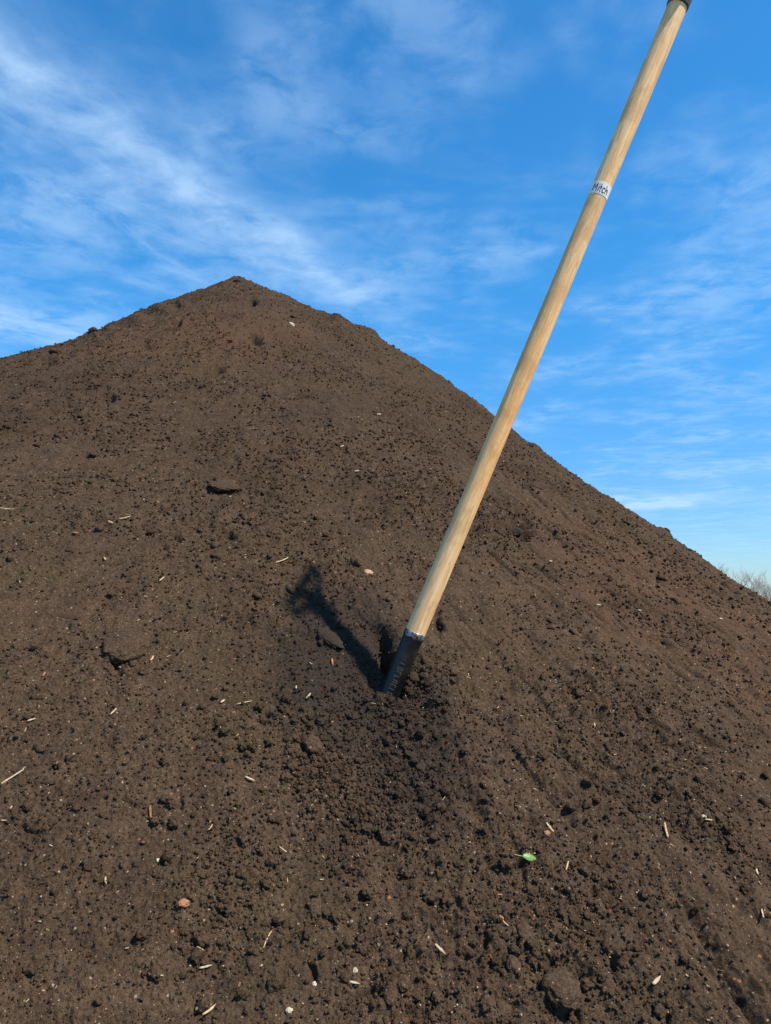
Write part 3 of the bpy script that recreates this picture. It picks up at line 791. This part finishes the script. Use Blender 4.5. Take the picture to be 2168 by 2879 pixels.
    for i in range(11):
        z0 = -.056-i*.0082; r = RW*(.985-.45*(-z0-.03))
        r = RW*(1.0-.03*((-z0-.03)/.05)) if z0 > -.08 else RW*(.97-.04*((-z0-.08)/.05))
        patch(-.0042, z0, .0042, z0, r)
        if i % 2: patch(.0042, z0, .0042, z0-.0042, r)
        if i % 3: patch(-.0042, z0, -.0042, z0-.0042, r)
        if i % 3 == 1: patch(-.0042, z0-.0042, .0042, z0-.0042, r)
    from_bm('lettering', bm, mm, root, False)
    # buried blade
    bm = bmesh.new(); cols = 13; rows = 16; grid = []
    for i in range(rows+1):
        u = i/rows; zz = -.24-u*.27; hw = .095*(1 if u < .45 else math.sqrt(max(0.0, 1-((u-.45)/.56)**2)))
        hw = max(hw, .006)
        hw = min(hw, .03+u*.9) if u < .1 else hw
        grid.append([bm.verts.new((hw*(j/(cols-1)*2-1), -.022*(1-(j/(cols-1)*2-1)**2)*(1-.5*u)+.01, zz)) for j in range(cols)])
    for i in range(rows):
        for j in range(cols-1): bm.faces.new((grid[i][j], grid[i][j+1], grid[i+1][j+1], grid[i+1][j]))
    bmesh.ops.solidify(bm, geom=bm.faces[:], thickness=.002)
    from_bm('blade', bm, ms, root)
    # white tape with a handwritten name
    zt = (cam_point(1683, 540, 1.430)-P_rim).dot(AX)
    mt, t, b = pbsdf('white_tape', (.86, .84, .77), rough=.55, spec=.3)
    bm = bmesh.new(); uu = (zt+.02)/(WOOD+.05); rt = RW*(1.0-.035*math.sin(math.pi*uu)**2+.012*math.sin(uu*17))+.0003; hw = .0120
    lathe(bm, [(rt-.0008, -hw), (rt, -hw), (rt, hw), (rt-.0008, hw)], 120, False)
    tape = from_bm('tape_label', bm, mt, root, False)
    tape.location = (0, 0, zt)
    mi = pbsdf('marker_ink', (.03, .035, .035), rough=.6)[0]
    glyph = {  # strokes in a unit box, x right, y up
      'M': [[(0,0),(.12,1),(.42,.35),(.72,1),(.8,0)]], 'i': [[(.12,0),(.12,.6)],[(.12,.82),(.14,.92)]], 't': [[(.2,1),(.2,.05),(.34,0)],[(0,.62),(.42,.62)]],
      'c': [[(.5,.55),(.25,.65),(.05,.35),(.2,.03),(.5,.1)]], 'h': [[(.05,1),(.05,0)],[(.05,.4),(.3,.62),(.45,.4),(.45,0)]]}
    wid = {'M': .95, 'i': .24, 't': .46, 'c': .62, 'h': .5}
    bm = bmesh.new(); sx = .0112; sy = .0155; total = sum(wid[c] for c in 'Mitch')*sx; x = -total/2-.0010
    for ch in 'Mitch':
        for st in glyph[ch]:
            pts = []
            for (a0, b0), (a1, b1) in zip(st, st[1:]):
                for k in range(5): pts.append((a0+(a1-a0)*k/5, b0+(b1-b0)*k/5))
            pts.append(st[-1])
            r = rt+.0002; P = []
            for a, bb in pts:
                xx = x+a*sx; zz = (bb-.5)*sy
                an = -xx/r
                P.append(Vector((r*math.sin(-an), r*math.cos(an), zz)))
            # x axis of the root points to the viewer's left: mirror so the name reads correctly
            P = [Vector((-p.x, p.y, p.z)) for p in P]
            tube(bm, P, .00065, 6)
        x += wid[ch]*sx
    from_bm('handwriting', bm, mi, tape)
    # black D grip: sleeve, fork and cross bar
    mg, t, b = pbsdf('black_grip_plastic', rough=.42, spec=.5)
    tc = t.node('ShaderNodeTexCoord').outputs['Object']; n = t.noise(tc, 260, 4, .6)
    t.link(t.mix(t.ramp(n, .35, .7), (.040, .042, .036), (.085, .085, .068)), b.inputs['Base Color']); add_bump(t, b, n, .0004, .4)
    bm = bmesh.new(); a0 = WOOD
    lathe(bm, [(RW*1.0, a0-.001), (RW*1.10, a0), (RW*1.13, a0+.003), (RW*1.13, a0+.03), (RW*1.2, a0+.04), (RW*1.25, a0+.06), (RW*.9, a0+.072)], 40)
    W2 = .084; G0 = a0+.040; G1 = a0+.285  # unseen fork stretched past real size so its shadow opens into a loop
    # the grip's plane
    ga = R(GRIP_TURN); cx_, sx_ = math.cos(ga), math.sin(ga)
    def gp(u, z_): return (u*cx_, u*sx_, z_)
    for s in (-1, 1):
        tube(bm, [gp(0, G0-.01), gp(s*.022, G0+.012), gp(s*.046, G0+.035), gp(s*W2, G0+.07), gp(s*W2, G1)], [.015, .012, .0095, .0085, .0085], 16)
    tube(bm, [gp(-W2-.008, G1), gp(0, G1), gp(W2+.008, G1)], .0135, 20)
    from_bm('grip', bm, mg, root)
    return root

shovel = build_shovel()

# ---------------------------------------------------------------- bare trees beyond the heap
def build_tree(px, py_top, dist, seed, lab):
    rng = random.Random(seed)
    d = ray(px, 1690); base = Vector((d[0]*dist/d[1], dist, 0))
    dt = ray(px, py_top); H = EYE+dt[2]*dist/dt[1]
    root = bpy.data.objects.new('bare_tree', None); C.objects.link(root); root.location = base
    tag(root, lab, 'tree', 'bare trees on the horizon')
    mt = simple_mat('twig_bark', (.30, .28, .25), .9, .2, 6)
    bt = bmesh.new(); bc = bmesh.new()
    def limb(bm, p, dr, L, r, depth):
        n = 4; pts = [p.copy()]; q = p.copy(); dd = dr.copy()
        for i in range(n):
            dd = (dd+Vector((rng.uniform(-.25, .25), rng.uniform(-.25, .25), rng.uniform(-.05, .2)))).normalized()
            q = q+dd*L/n; pts.append(q.copy())
        tube(bm, pts, [r*(1-.6*i/n) for i in range(n+1)], 5)
        if depth <= 0: return
        for k in range(4 if depth > 1 else 5):
            s = rng.choice(pts[1:]); a = rng.uniform(0, 6.28)
            nd = (dd*.55+Vector((math.cos(a), math.sin(a), rng.uniform(.1, .8)))*.8).normalized()
            limb(bc, s, nd, L*rng.uniform(.5, .72), r*.5, depth-1)
    for k in range(3):
        a = rng.uniform(0, 6.28); lean = Vector((math.cos(a)*.3, math.sin(a)*.3, 1)).normalized()
        limb(bt, Vector((rng.uniform(-.2, .2), rng.uniform(-.2, .2), -.1)), lean, H*.50, .075, 4)
    top = max(v.co.z for v in bc.verts); f = H/top
    for b_ in (bt, bc):
        for v in b_.verts: v.co.z *= f
    from_bm('trunk', bt, mt, root); from_bm('crown', bc, mt, root)
build_tree(2052, 1578, 62, 3, 'leftmost bare grey tree showing behind the right edge of the heap')
build_tree(2105, 1590, 66, 8, 'middle bare grey tree behind the right edge of the heap')
build_tree(2150, 1620, 70, 13, 'rightmost and lowest bare grey tree at the right edge of the photo')
